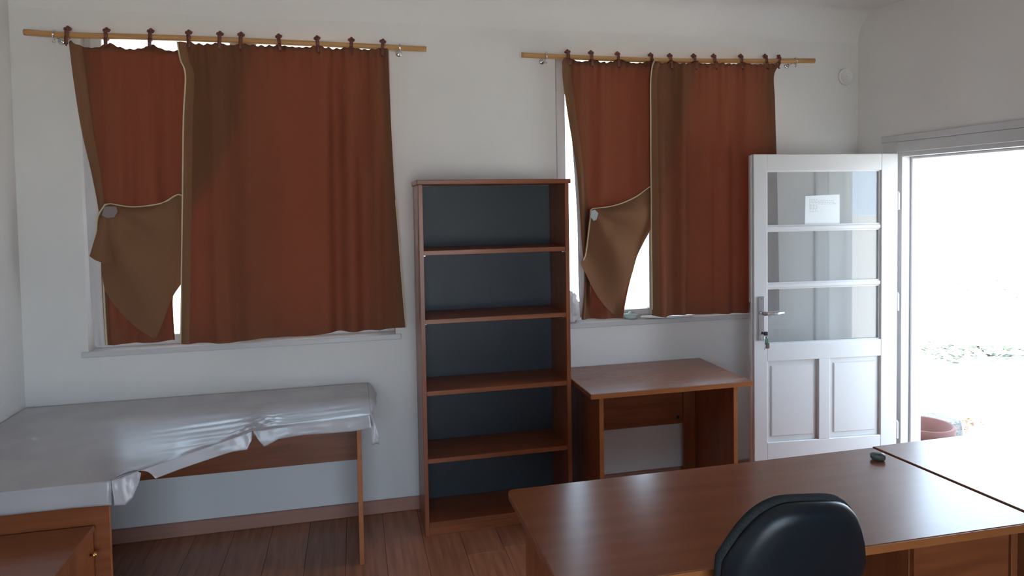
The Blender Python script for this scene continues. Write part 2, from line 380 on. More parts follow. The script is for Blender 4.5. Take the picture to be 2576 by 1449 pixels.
# keys hanging from the lock
kp = on_door(hp, -.016, .945)
kt = thing('key_bunch', 'small bunch of keys with green and brown tags hanging in the glazed door lock', 'keys', kp, R(-5))
bm = NB(); box(bm, -.0012, .0012, -.018, 0.0, -.004, .004); box(bm, -.0015, .018, -.030, -.018, -.009, .013, .001); obj('lock_key', bm, M['blackplastic'], kt)
bm = NB(); tube(bm, [(0.008 + .012 * math.cos(a), -.024, -.016 + .012 * math.sin(a)) for a in [2 * math.pi * k / 14 for k in range(14)]], .0013, 6, closed=True); obj('ring', bm, M['satin'], kt)
bm = NB(); box(bm, 0.002, .022, -.030, -.025, -.060, -.026, .002); obj('tag', bm, M['fobgreen'], kt)
bm = NB(); box(bm, 0.004, .026, -.036, -.0305, -.082, -.050, .003); obj('tag', bm, M['fobbrown'], kt)
bm = NB(); box(bm, 0.010, .016, -.0245, -.0225, -.055, -.022, .0005); box(bm, .006, .020, -.0245, -.0225, -.030, -.014, .001); obj('key', bm, M['chrome'], kt)
bm = NB(); tube(bm, [(.003, -.028, -.07), (0.0, -.03, -.088), (-.003, -.03, -.094)], .0025, 6); obj('hook', bm, M['satin'], kt)
# paper sheet taped behind the top pane
pp = on_door(0, 0, 0)
pt = thing('notice_sheet', 'white printed sheet of paper taped to the top pane of the door', 'paper', on_door(-0.468, 0.0212, 1.646), R(-5))
bm = NB()
q = [bm.verts.new(p) for p in ((-.110, 0, -.086), (.110, 0, -.084), (.110, 0, .090), (-.106, 0, .083))]; bm.faces.new(q)
obj('sheet', bm, M['paper'], pt, False, 0.0006)
bm = NB(); rp = random.Random(4)
for k in range(9):
    z = .060 - .0085 * k; x = -.082; end = (.07 if k in (1, 2, 3) else -.035)
    while x < end:
        l = rp.uniform(.006, .018); vs = [bm.verts.new(p) for p in ((x, -.0006, z), (x + l, -.0006, z + l * .03), (x + l, -.0006, z + .0022), (x, -.0006, z + .0022))]; bm.faces.new(vs); x += l + .005
obj('print_lines', bm, M['ink'], pt)
# added slim strip behind the door glass, stands in for its pale reflected line
struct(boxobj('reflection_strip', (2.878, 2.898, YB - 0.016, YB - .0002, 0.075, 1.93), M['whitepaint'], None, 0.003))

# ------------------------------------------------------------------ curtain rods
def rod(label, pts, brackets):
    t = thing('curtain_rod', label, 'curtain rod', (pts[0][0], 3.74, pts[0][1]), 0, 'wooden curtain rods over the windows')
    o0 = Vector((pts[0][0], 3.74, pts[0][1]))
    n = 24; path = []
    for i in range(n + 1):
        x, z = poly_at(pts, i / n); path.append(Vector((x, 3.74, z)) - o0)
    bm = NB(); tube(bm, path, .0145, 14); obj('pole', bm, M['rodwood'], t, True).data.polygons.foreach_set('use_smooth', [len(p.vertices) == 4 for p in t.children[0].data.polygons])
    for bx in brackets:
        z = min(path, key=lambda p: abs(p.x + o0.x - bx)).z; x = bx - o0.x
        bm = NB(); tube(bm, [(x, .0185 * math.cos(a), z + .0185 * math.sin(a)) for a in [2 * math.pi * k / 14 for k in range(14)]], .0045, 8, closed=True)
        br = obj('bracket', bm, M['chrome'], t, True)
        bm = NB(); tube(bm, [(x, .018, z - .004), (x, .055, z - .012), (x, .0895, z - .012)], .005, 8); lathe(bm, [(.017, -.0895), (.017, -.084), (.006, -.083)], x, 0, z - .012, 14, 'y'); obj('bracket_arm', bm, M['chrome'], br, True)
        bm = NB(); tube(bm, [(x, -.004, z - .019), (x, -.006, z - .034)], .0045, 8); blob(bm, (x, -.006, z - .036), (.0075, .0075, .0065), 1); obj('thumbscrew', bm, M['chrome'], br, True)
    return t
rod('pale pine curtain rod above the wider left window', [(-1.51, 2.57), (-1.324, 2.563), (-0.953, 2.567), (-0.451, 2.566), (0.407, 2.556)], (-1.382, 0.265))
rod('pale pine curtain rod sagging above the right window by the door', [(0.939, 2.542), (1.19, 2.539), (1.749, 2.537), (2.30, 2.550), (2.81, 2.568)], (1.08, 2.677))

# clips: ring round the pole, three-lobed knob above, tail gripping the cloth
def clip_proto():
    t = bpy.data.objects.new('curtain_clip', None); C.objects.link(t); t.empty_display_size = .03
    bm = NB(); tube(bm, [(0, .0195 * math.cos(a), .0195 * math.sin(a)) for a in [2 * math.pi * k / 14 for k in range(14)]], .0045, 8, closed=True)
    box(bm, -.009, .009, -.0255, -.019, -.016, .018, .003); obj('ring', bm, M['clip'], t, True)
    bm = NB()
    for x, z, r in ((-.0095, .028, .010), (.0095, .028, .010), (0, .036, .009), (0, .027, .010)): blob(bm, (x, -.006, z), (r, r * .8, r), 1)
    obj('knob', bm, M['clip'], t, True)
    bm = NB(); box(bm, -.0085, .0085, -.031, -.024, -.050, -.010, .002); tube(bm, [(0, -.027, -.048), (.003, -.034, -.057), (.004, -.040, -.053)], .0035, 6); obj('tail', bm, M['clip'], t, True)
    return t
cp = clip_proto(); first = [True]
ORD = ['first', 'second', 'third', 'fourth', 'fifth', 'sixth', 'seventh', 'eighth', 'ninth', 'tenth']
def put_clip(x, z, label, group, tilt=0.0):
    if first[0]: t = cp; first[0] = False
    else:
        t = cp.copy(); C.objects.link(t)
        for ch in list(cp.children): c = ch.copy(); C.objects.link(c); c.parent = t
    t.location = (x, 3.74, z); t.rotation_euler = (0, tilt, tilt * .6); tag(t, label, 'curtain clip', group)
for i, (x, z) in enumerate(((-1.322, 2.563), (-1.151, 2.5635), (-.955, 2.567), (-.778, 2.567), (-.635, 2.5665), (-.535, 2.5665), (-.347, 2.565), (-.157, 2.5632), (.012, 2.561), (.173, 2.559))):
    put_clip(x, z, 'reddish brown curtain clip on the left window rod, %s from its left end' % ORD[i], 'curtain clips on the left rod', rnd.uniform(-.12, .12))
for i, (x, z) in enumerate(((1.207, 2.539), (1.346, 2.538), (1.506, 2.537), (1.714, 2.537), (1.835, 2.538), (1.989, 2.541), (2.119, 2.545), (2.297, 2.5495), (2.465, 2.555))):
    put_clip(x, z, 'reddish brown curtain clip on the right window rod, %s from its left end' % ORD[i], 'curtain clips on the right rod', rnd.uniform(-.12, .12))
put_clip(2.548, 2.558, 'reddish brown curtain clip tipped over sideways at right end of right curtain', 'curtain clips on the right rod', 0.45)

# ------------------------------------------------------------------ curtains
def sheet(name, parent, Lr, Rr, nu, nv, yfun, m, bottom=None, topfun=None, thick=0.0016, wrap=None):
    bm = NB(); g = []
    for j in range(nv + 1):
        v = j / nv; l = poly_at(Lr, v); r = poly_at(Rr, v); row = []
        for i in range(nu + 1):
            u = i / nu; x = lerp(l[0], r[0], u); z = lerp(l[1], r[1], u)
            if bottom: z += (poly_at(bottom, u)[0]) * max(0, (v - .8) / .2) ** 2
            if topfun: z += topfun(x, u) * max(0, 1 - v / .05) ** 1.5
            row.append(bm.verts.new((x, yfun(u, v, x, z), z)))
        g.append(row)
    for j in range(nv):
        for i in range(nu):
            try: bm.faces.new((g[j][i], g[j][i + 1], g[j + 1][i + 1], g[j + 1][i]))
            except ValueError: pass
    pts = [[v.co.copy() for v in row] for row in g]
    bmesh.ops.remove_doubles(bm, verts=bm.verts[:], dist=1e-5)
    o = obj(name, bm, m, parent, True); return o, pts
def piping(name, parent, pts, r=.0036, off=(0, -.003, 0)):
    bm = NB(); tube(bm, [p + Vector(off) for p in pts], r, 6); return obj(name, bm, M['piping'], parent, True)
def hem(name, parent, pts, side, width, dy=.006, m='curtain'):
    """doubled cloth strip behind one edge of a panel: side 'L','R' columns or 'T' rows"""
    nv = len(pts) - 1; nu = len(pts[0]) - 1; bm = NB(); rows = []
    if side == 'T':
        k = max(1, round(width * nv)); rows = [[bm.verts.new(p + Vector((0, dy, 0))) for p in pts[j]] for j in range(k + 1)]
    else:
        k = max(1, round(width * nu)); cols = range(k + 1) if side == 'L' else range(nu - k, nu + 1)
        rows = [[bm.verts.new(pts[j][i] + Vector((0, dy, 0))) for i in cols] for j in range(nv + 1)]
    for a, b in zip(rows, rows[1:]):
        for i in range(len(a) - 1): bm.faces.new((a[i], a[i + 1], b[i + 1], b[i]))
    return obj(name, bm, M[m], parent, True)
def scallop(xs, depth):
    xs = sorted(xs)
    def f(x, u):
        for a, b in zip(xs, xs[1:]):
            if a <= x <= b:
                t = (x - a) / (b - a); return -depth * math.sin(math.pi * t) ** .8 + .003 * math.sin(x * 170)
        return -depth * .2
    return f
def folds(xs, y0, amp, ph=0.0, seed=1, spread=1.0, fwd=0.0):
    rr = random.Random(seed); K = [(rr.uniform(26, 50), rr.uniform(0, 6.28), rr.uniform(.45, 1)) for _ in range(4)]
    def f(u, v, x, z):
        xx = x
        s = sum(a * math.sin(k * xx * spread + p + .5 * v) for k, p, a in K) / 2.4
        top = math.exp(-v * 9); g = .35 * top * math.sin(xx * 150 + ph)
        edge = min(1, u / .03, (1 - u) / .03)
        s = s + .45 * math.sin(1.6 * s + 14 * xx)
        return y0 - fwd * math.exp(-v * 22) + amp * (s * (.35 + .65 * min(1, v * 2.2)) + g) * (.3 + .7 * edge)
    return f
def rel(l, o): return [(x - o[0], z - o[1]) for x, z in l]

def curtain_thing(label, group, x, z):
    return thing('curtain', label, 'curtain', (0, 0, 0), 0, group)
GL, GR = 'brown curtains of the left window', 'brown curtains of the right window'
clL = [-1.322, -1.151, -.955, -.778, -.635, -.535]
# left window, tied panel
t = curtain_thing('brown curtain pinned back at its corner, left half of the wider left window', GL, 0, 0)
LW_back_L = [(-1.33, 2.543), (-1.315, 2.353), (-1.289, 2.101), (-1.25, 1.867), (-1.225, 1.651), (-1.228, 1.374), (-1.226, 1.215), (-1.222, 1.039)]
LW_back_R = [(-0.474, 2.537), (-0.518, 2.352), (-0.583, 2.128), (-0.685, 1.883), (-0.825, 1.642), (-0.866, 1.40), (-0.904, 1.269), (-0.903, 1.043)]
o, P = sheet('cloth', t, LW_back_L, LW_back_R, 90, 90, folds(clL, 3.768, .019, 0, 11), M['curtain'], None, scallop(clL, .030))
hem('side_hem', t, P, 'L', .07, -.003, 'curtainback'); hem('heading_tape', t, P, 'T', .045)
piping('piping', t, [P[j][2] for j in range(62, 91)], .005, (0, -.007, 0))
LW_flap_L = [(-1.18, 1.741), (-1.212, 1.681), (-1.227, 1.594), (-1.248, 1.494), (-1.215, 1.47), (-1.212, 1.385), (-1.195, 1.30), (-1.14, 1.205), (-1.063, 1.117), (-0.995, 1.066)]
LW_flap_R = [(-1.163, 1.744), (-1.061, 1.727), (-0.935, 1.743), (-0.843, 1.783), (-0.821, 1.643), (-0.826, 1.484), (-0.841, 1.365), (-0.896, 1.271), (-0.935, 1.17), (-0.975, 1.068)]
def flap_y(y0, px, pz, seed):
    def f(u, v, x, z):
        d = math.hypot(x - px, z - pz); a = math.atan2(pz - z + .02, x - px)
        yy = y0 - .03 * math.sin(math.pi * min(1, v * 1.1)) * math.sin(math.pi * u) + min(.036, d * .14) * (1 - u * u) * math.sin(a * 7 + seed + 5 * d) + .026 * u * (1 - .7 * u) * (1 - v) * math.sin(v * 21 + 1.2 * u) + .045 * u ** 3 * max(0, 1 - 1.25 * abs(v - .42)) - .012 * (1 - u) * math.sin(math.pi * v)
        return min(yy, 3.742)
    return f
o, P = sheet('folded_flap', t, LW_flap_L, LW_flap_R, 60, 80, flap_y(3.712, -1.17, 1.74, 1.0), M['curtainback'])
Pf = P
n = len(P)
edge = [P[j][0] for j in range(0, 28)][::-1] + [P[j][-1] for j in range(0, 28)]
piping('piping', t, edge, .0042)
bm = NB(); prism(bm, [(-.035, -.02), (-.01, -.035), (.02, -.03), (.036, -.002), (.03, .022), (-.022, .024)], 0, .005, .002)
for v in bm.verts: v.co = Vector((v.co.x, -v.co.z, v.co.y))
gc = obj('pin_clip', bm, M['greyclip2'], t); gc.location = (-1.152, 3.684, 1.708); gc['label'] = 'brownish grey flat clip'
# small fold standing out at the lower left of the flap
bm = NB()
g = []
for j in range(13):
    s = j / 12; row = []
    for i in range(9):
        u = i / 8; xl = lerp(-1.178, -1.252, s); xr = lerp(-1.162, -1.142, s); zl = lerp(1.735, 1.492, s); zr = lerp(1.735, 1.452, s)
        row.append(bm.verts.new((lerp(xl, xr, u), 3.700 - .034 * math.sin(math.pi * u) * s - .006 * s, lerp(zl, zr, u) - .008 * math.sin(math.pi * u) * s)))
    g.append(row)
for j in range(12):
    for i in range(8): bm.faces.new((g[j][i], g[j][i + 1], g[j + 1][i + 1], g[j + 1][i]))
obj('corner_fold', bm, M['curtainback'], t, True)
# left window, hanging panel
t = curtain_thing('wide brown curtain hanging straight, right half of the wider left window', GL, 0, 0)
LW_front_L = [(-0.83, 2.546), (-0.818, 2.457), (-0.798, 2.378), (-0.813, 2.161), (-0.828, 1.803), (-0.839, 1.563), (-0.851, 1.282), (-0.863, 1.032)]
LW_front_R = [(0.201, 2.549), (0.204, 2.426), (0.206, 2.321), (0.21, 2.11), (0.22, 1.812), (0.234, 1.577), (0.247, 1.318), (0.263, 1.053)]
clF = [-.778, -.635, -.535, -.347, -.157, .012, .173]
lin = lambda u: lerp(1.032, 1.053, u)
bt = [1.032, 1.029, 1.024, 1.039, 1.037, 1.036, 1.049, 1.047, 1.048, 1.053]
bt = [(z - lin(i / 9),) for i, z in enumerate(bt)]
o, P = sheet('cloth', t, LW_front_L, LW_front_R, 130, 90, folds(clF, 3.716, .021, 1, 5, .95), M['curtain'], bt, scallop(clF, .009))
hem('heading_tape', t, P, 'T', .045); hem('side_hem', t, P, 'R', .04); hem('side_hem', t, P, 'L', .035, -.003, 'curtainback')
piping('piping', t, [P[j][0] for j in range(0, 91)], .0038)
piping('piping', t, [P[j][-1] for j in range(55, 91)], .003)
# right window, tied panel
clR = [1.207, 1.346, 1.506, 1.714, 1.835, 1.989]
t = curtain_thing('brown curtain pinned back with a pale clip, left half of the right window', GR, 0, 0)
RW_back_L = [(1.178, 2.532), (1.186, 2.416), (1.217, 2.19), (1.252, 1.963), (1.271, 1.78), (1.285, 1.503), (1.302, 1.271), (1.279, 1.033)]
RW_back_R = [(2.005, 2.542), (1.965, 2.341), (1.898, 2.104), (1.807, 1.892), (1.729, 1.68), (1.651, 1.446), (1.578, 1.213), (1.538, 1.024)]
o, P = sheet('cloth', t, RW_back_L, RW_back_R, 90, 90, folds(clR, 3.768, .019, 0, 21, 1.0, .062), M['curtain'], None, scallop(clR, .026))
hem('side_hem', t, P, 'L', .07, -.003, 'curtainback'); hem('heading_tape', t, P, 'T', .06)
RW_flap_L = [(1.322, 1.669), (1.312, 1.597), (1.301, 1.506), (1.281, 1.416), (1.252, 1.367), (1.284, 1.313), (1.327, 1.231), (1.379, 1.149), (1.434, 1.088), (1.49, 1.039)]
RW_flap_R = [(1.346, 1.675), (1.48, 1.692), (1.61, 1.738), (1.725, 1.802), (1.745, 1.704), (1.72, 1.577), (1.627, 1.404), (1.586, 1.29), (1.545, 1.199), (1.5, 1.039)]
o, P = sheet('folded_flap', t, RW_flap_L, RW_flap_R, 60, 80, flap_y(3.712, 1.334, 1.672, 2.0), M['curtainback'])
edge = [P[j][0] + Vector((.006 * min(1, j / 6), -.003, 0)) for j in range(0, 33)][::-1] + [P[j][-1] for j in range(0, 28)]
piping('piping', t, edge, .0042)
bm = NB(); prism(bm, [(-.022, -.012), (-.002, -.036), (.016, -.030), (.027, .008), (.006, .030), (-.016, .022)], 0, .006, .002)
for v in bm.verts: v.co = Vector((v.co.x, -v.co.z, v.co.y))
gc = obj('pin_clip', bm, M['greyclip'], t); gc.location = (1.338, 3.700, 1.642); gc['label'] = 'pale grey flat clip'
# right window, hanging panel
t = curtain_thing('brown curtain hanging straight, right half of the right window behind the door', GR, 0, 0)
RW_front_L = [(1.717, 2.525), (1.702, 2.422), (1.7, 2.191), (1.698, 1.96), (1.698, 1.727), (1.696, 1.494), (1.697, 1.259), (1.697, 1.043)]
RW_front_R = [(2.552, 2.540), (2.512, 2.466), (2.517, 2.322), (2.522, 2.129), (2.529, 1.91), (2.534, 1.667), (2.54, 1.373), (2.545, 1.028)]
clG = [1.714, 1.835, 1.989, 2.119, 2.297, 2.465, 2.548]
bt2 = [1.043, 1.029, 1.034, 1.031, 1.031, 1.027, 1.024, 1.025, 1.025, 1.028]
bt2 = [(z - lerp(1.043, 1.028, i / 9),) for i, z in enumerate(bt2)]
def gy(u, v, x, z):
    base = folds(clG, 3.716, .021, 2, 33, 1.0, .022)(u, v, x, z)
    return base - .020 * v * math.exp(-((x - 1.77) / .07) ** 2) + .02 * v * math.exp(-((x - 1.90) / .05) ** 2)
o, P = sheet('cloth', t, RW_front_L, RW_front_R, 120, 90, gy, M['curtain'], bt2, scallop(clG, .014))
hem('heading_tape', t, P, 'T', .06); hem('side_hem', t, P, 'L', .045, -.003, 'curtainback'); hem('side_hem', t, P, 'R', .06)
piping('piping', t, [P[j][0] for j in range(0, 88)], .0042)
# white lining hanging behind the tied panel of the right window, and at the left window
t = thing('lining_curtain', 'narrow white lining cloth hanging at the left edge of the right window', 'curtain', (0, 0, 0))
sL = [(1.215, 2.50), (1.244, 2.126), (1.262, 1.85), (1.274, 1.595), (1.277, 1.269), (1.284, 1.041)]
sR = [(1.25, 2.50), (1.276, 2.126), (1.321, 1.849), (1.347, 1.593), (1.346, 1.266), (1.336, 1.038)]
o, P = sheet('cloth', t, sL, sR, 16, 50, lambda u, v, x, z: 3.803 + .008 * math.sin(u * 11), M['sheer'])
piping('piping', t, [P[j][-1] for j in range(30, 51)] + P[50][::-1][1:], .0035)
t = thing('lining_curtain', 'narrow white lining cloth hanging at the left edge of the left window', 'curtain', (0, 0, 0))
o, P = sheet('cloth', t, [(-1.312, 2.50), (-1.306, 2.1), (-1.300, 1.7), (-1.296, 1.3), (-1.285, 1.03)], [(-1.24, 2.50), (-1.235, 2.1), (-1.20, 1.7), (-1.20, 1.3), (-1.195, 1.03)], 16, 40, lambda u, v, x, z: 3.812 + .008 * math.sin(u * 9 + .6), M['sheer'])

# things on the right window sill
t = thing('crumpled_cloth', 'crumpled white cloth heaped on the sill at the left of the right window', 'cloth', (1.245, 3.872, ZS))
bm = NB(); bmesh.ops.create_icosphere(bm, subdivisions=4, radius=1.0)
from mathutils import noise as mn
for v in bm.verts:
    p = v.co.copy(); k = 1 + .45 * mn.noise(p * 2.6) + .22 * abs(mn.noise(p * 6.1))
    v.co = Vector((p.x * .055 * k, p.y * .036 * k, max(0, .082 + p.z * .088 * k)))
obj('folds', bm, M['whitecloth'], t, True)
t = thing('glass_dish', 'low greenish glass dish on the sill in the gap between the right curtains', 'dish', (1.635, 3.885, ZS))
bm = NB(); lathe(bm, [(.020, 0.0), (.038, .004), (.042, .020), (.043, .024), (.040, .024), (.037, .008), (.004, .006)], 0, 0, 0, 24); obj('bowl', bm, M['greenglass'], t, True)
bm = NB(); lathe(bm, [(.043, .0245), (.046, .026), (.046, .029), (.012, .034), (.010, .041), (.002, .043)], 0, 0, 0, 24); obj('lid', bm, M['greenglass'], t, True)
bm = NB()
M['tray'] = principled('bright white tray', (0.84, 0.83, 0.82), 0.3)
outl = [(-.19, .02), (-.14, -.01), (-.05, -.032), (.05, -.036), (.13, -.022), (.155, -.010), (.15, .01), (.06, .05), (-.08, .055)]
prism(bm, outl, 0, .011, .003)
for v in bm.verts: v.co.z += .004 + .015 * max(0, -v.co.x - .02)
o = obj('white_tray', bm, M['tray']); o.location = (1.875, 3.827, ZS + .001); tag(o, 'flat white rounded tray poking out under the right curtain onto the sill', 'tray')

# ------------------------------------------------------------------ bookcase
t = thing('bookcase', 'tall empty cherry wood bookcase with black back between the windows', 'bookcase', (0.72, 3.64, 0))
x0, x1, y0, y1, H = .324 - .72, 1.124 - .72, 3.49 - 3.64, 3.80 - 3.64, 1.816
boxobj('side_panel', (x0, x0 + .022, y0, y1, 0, H), M['woodz'], t); boxobj('side_panel', (x1 - .022, x1, y0, y1, 0, H), M['woodz'], t)
boxobj('top_board', (x0 - .008, x1 + .008, y0 - .014, y1, H + .0005, H + .0245), M['woodx'], t, .003)
for zz in (1.455, 1.101, .729, .376):
    s = boxobj('shelf', (x0 + .0225, x1 - .0225, y0 + .004, y1 - .012, zz, zz + .024), M['woodx'], t)
    for sx in (x0 + .0235, x1 - .0335): boxobj('shelf_pin', (sx, sx + .010, y0 + .03, y0 + .04, zz - .006, zz - .0005), M['satin'], s, 0)
boxobj('bottom_shelf', (x0 + .0225, x1 - .0225, y0 + .002, y1 - .012, .045, .068), M['woodx'], t)
boxobj('plinth', (x0 + .0225, x1 - .0225, y0 + .003, y0 + .019, 0, .0445), M['woodx'], t)
boxobj('back_panel', (x0 + .003, x1 - .003, y1 - .011, y1 - .006, .01, H - .001), M['backboard'], t, 0)

# ------------------------------------------------------------------ desks
def small_desk():
    t = thing('small_desk', 'small cherry wood desk against the wall under the right window', 'desk', (1.61, 3.54, 0))
    ox, oy = 1.61, 3.54
    def b(x0, x1, y0, y1, z0, z1): return (x0 - ox, x1 - ox, y0 - oy, y1 - oy, z0, z1)
    boxobj('desktop', b(1.150, 2.066, 3.25, 3.826, .715, .741), M['topx'], t, .003)
    boxobj('front_edge', b(1.150, 2.066, 3.2475, 3.2498, .716, .740), M['edge'], t, 0)
    for a in (1.219, 1.993):
        lp = boxobj('side_panel', b(a, a + .025, 3.32, 3.80, 0, .7145), M['woodz'], t)
        boxobj('front_strip', b(a + .001, a + .024, 3.318, 3.3198, .001, .714), M['edge'], lp, 0)
    boxobj('modesty_panel', b(1.2445, 1.9925, 3.765, 3.783, .365, .7145), M['woodx'], t)
    boxobj('corner_post', b(1.915, 1.992, 3.745, 3.7645, 0.0, .7145), M['woodz'], t)
    bm = NB(); tube(bm, [(1.885 - ox, 3.766 - oy, .405), (1.885 - ox, 3.758 - oy, .405)], .009, 12); obj('bolt_cap', bm, M['blackplastic'], t)
small_desk()

def big_desk():
    ox, oy = 1.23, 1.93
    t = thing('desk', 'large cherry wood desk in the right foreground with a small stone on it', 'desk', (ox, oy, 0))
    bm = NB(); prism(bm, [(x - ox, y - oy) for x, y in ((.489, 1.645), (.497, 1.628), (.512, 1.6215), (1.993, 1.6035), (1.950, 2.2535), (.505, 2.2445), (.494, 2.238), (.489, 2.225))], .714, .741, .003)
    obj('desktop', bm, M['topx'], t)
    bm = NB(); prism(bm, [(x - ox, y - oy) for x, y in ((.512, 1.619), (1.993, 1.601), (1.993, 1.6032), (.512, 1.6212))], .716, .7395); obj('front_edge', bm, M['edge'], t)
    def b(x0, x1, y0, y1, z0, z1): return (x0 - ox, x1 - ox, y0 - oy, y1 - oy, z0, z1)
    boxobj('side_panel', b(.503, .527, 1.72, 2.05, 0, .7135), M['woodz'], t)
    boxobj('side_panel', b(1.929, 1.953, 1.650, 2.18, 0, .7135), M['woodz'], t)
    boxobj('modesty_panel', b(.5275, 1.56, 2.02, 2.038, .30, .7135), M['woodx'], t)
    pd = boxobj('drawer_pedestal', b(1.578, 1.9285, 1.672, 2.15, .12, .7135), M['woodz'], t)
    for k in range(3):
        dz = .14 + k * .19
        boxobj('drawer', b(1.582, 1.925, 1.655, 1.6715, dz, dz + .183), M['woodx'], pd)
    boxobj('base_cover', b(1.59, 1.92, 1.70, 2.10, 0, .1195), M['blackplastic'], pd)
big_desk()
def desk2():
    ox, oy = 2.45, 1.93
    t = thing('desk', 'second cherry wood desk glaring with daylight in front of the open door', 'desk', (ox, oy, 0))
    bm = NB(); prism(bm, [(x - ox, y - oy) for x, y in ((2.006, 1.603), (3.05, 1.590), (3.05, 2.285), (1.963, 2.262))], .714, .741, .003)
    obj('desktop', bm, M['topx'], t)
    def b(x0, x1, y0, y1, z0, z1): return (x0 - ox, x1 - ox, y0 - oy, y1 - oy, z0, z1)
    boxobj('side_panel', b(2.03, 2.054, 1.66, 2.2, 0, .7135), M['woodz'], t)
    boxobj('side_panel', b(2.99, 3.014, 1.66, 2.2, 0, .7135), M['woodz'], t)
    boxobj('modesty_panel', b(2.0545, 2.9895, 2.1, 2.118, .30, .7135), M['woodx'], t)
desk2()
# small stone on the desk
bm = NB(); bmesh.ops.create_uvsphere(bm, u_segments=32, v_segments=18, radius=1)
from mathutils import noise as mn
for v in bm.verts:
    x, y, z = v.co
    e_ = lambda q, k: math.copysign(abs(q) ** k, q)
    k = 1 + .07 * mn.noise(v.co * 2.3 + Vector((4, 1, 2)))
    v.co = Vector((e_(x, .62) * .0255 * k, e_(y, .7) * .018 * k, .0128 + e_(z, .68) * (.0128 + .002 * x) * (1 if z < 0 else k)))
st = obj('stone', bm, M['stone'], None, True); st.location = (1.880, 2.140, .741); st.rotation_euler = (0, 0, R(-32))
tag(st, 'small dark grey rounded stone lying on the large desk near the door', 'stone')

# ------------------------------------------------------------------ corner desk with film cover
ox, oy = -.80, 3.25
t = thing('corner_desk', 'cherry wood corner desk under a grey film cover below the left window', 'desk', (ox, oy, 0))
front = [(-1.600, 2.690), (-.87, 2.715), (-.83, 2.76), (-.455, 3.143), (.045, 3.240)]
bm = NB(); prism(bm, [(x - ox, y - oy) for x, y in front + [(.045, 3.812), (-1.600, 3.812)]], .713, .739, .002); obj('desktop', bm, M['woodx'], t)
def b(x0, x1, y0, y1, z0, z1): return (x0 - ox, x1 - ox, y0 - oy, y1 - oy, z0, z1)
lp = boxobj('side_panel', b(-.009, .013, 3.29, 3.80, 0, .7125), M['woodz'], t)
boxobj('front_strip', b(-.008, .012, 3.288, 3.2898, .001, .712), M['edge'], lp, 0)
boxobj('modesty_panel', b(-1.55, -.0095, 3.69, 3.708, .365, .7125), M['woodx'], t)
ep = boxobj('end_panel', b(-1.596, -.893, 2.722, 2.740, 0, .7125), M['woodx'], t)
boxobj('edge_strip', b(-.8929, -.8915, 2.7225, 2.7395, .001, .712), M['edge'], ep, 0)
# low drawer pedestal in front of the end panel
cx, cy = -1.16, 2.40
t = thing('drawer_pedestal', 'low cherry wood drawer pedestal with brass knob in the bottom left corner', 'cabinet', (cx, cy, 0))
def b2(x0, x1, y0, y1, z0, z1): return (x0 - cx, x1 - cx, y0 - cy, y1 - cy, z0, z1)
boxobj('carcass', b2(-1.375, -.942, 2.10, 2.712, .03, .5565), M['woodz'], t)
boxobj('top_board', b2(-1.380, -.937, 2.08, 2.714, .557, .577), M['topx'], t, .003)
for k in range(3): 
    d_w = boxobj('drawer', b2(-1.372, -.945, 2.083, 2.0995, .035 + k * .174, .205 + k * .174), M['woodx'], t)
    bm = NB(); lathe(bm, [(.005, 0), (.005, .012), (.011, .016), (.009, .024), (.002, .026)], -1.16 - cx, 2.0825 - cy, .12 + k * .174, 14, 'y'); obj('drawer_knob', bm, M['brass'], d_w, True)
bm = NB(); lathe(bm, [(.0045, 0), (.0045, .006), (.010, .009), (.011, .015), (.007, .020), (.002, .0215)], 0, 0, 0, 16); bm.transform(Matrix.Translation((-.9415 - cx, 2.675 - cy, .487)) @ Matrix.Rotation(R(90), 4, 'Y')); obj('brass_knob', bm, M['brass'], t, True)
boxobj('foot_rail', b2(-1.35, -.96, 2.12, 2.70, 0, .0295), M['blackplastic'], t)

# film cover: top sheet plus hanging edges with cuts
cov = thing('table_cover', 'wrinkled grey plastic film cover hanging over the corner desk edges', 'tablecloth', (0, 0, .7395))
def front_y(x):
    fr = [(-1.600, 2.676), (-.868, 2.700), (-.826, 2.745), (-.452, 3.130), (.055, 3.226)]
    for (a, ya), (c, yc) in zip(fr, fr[1:]):
        if x <= c: return lerp(ya, yc, (x - a) / (c - a))
    return fr[-1][1]
bm = NB(); NXc, NYc = 150, 70; g = []
xs = [lerp(-1.600, .055, i / NXc) for i in range(NXc + 1)]
def wr(x, y, s, f):
    # wrinkles: long creases roughly parallel to the front edge, stronger on the right wing and near the cuts
    p = Vector((x, y, 0)); k = max(0.0, min(1, (x + .95) / .35)) * (1 - .4 * abs(2 * f - 1))
    a = math.atan2(.36, .94)
    l = (-x * math.sin(a * .5) + y * math.cos(a * .5))
    q = abs(mn.noise(Vector((x * 1.6 + 3, l * 11, .3)))) * .008 + abs(mn.noise(Vector((x * 4, l * 20, 1.7)))) * .0022
    pk = .010 * math.exp(-((x + .44) / .09) ** 2 - ((f - .15) / .22) ** 2) * (1 + mn.noise(Vector((x * 40, y * 40, 0))))
    return .0012 + k * (q + pk) + .0012 * abs(mn.noise(Vector((x * 3, y * 3, 5)))) 
for j in range(NYc + 1):
    row = []
    for i, x in enumerate(xs):
        f = j / NYc; y = lerp(front_y(x), 3.814, f)
        ed = min(1, f / .03, (1 - f) / .03, (NXc - i) / 4 if NXc - i < 4 else 1)
        row.append(bm.verts.new((x, y, .0008 + wr(x, y, 0, f) * max(.12, ed))))
    g.append(row)
for j in range(NYc):
    for i in range(NXc): bm.faces.new((g[j][i], g[j][i + 1], g[j + 1][i + 1], g[j + 1][i]))
obj('top_sheet', bm, M['plastic_film'], cov, True)
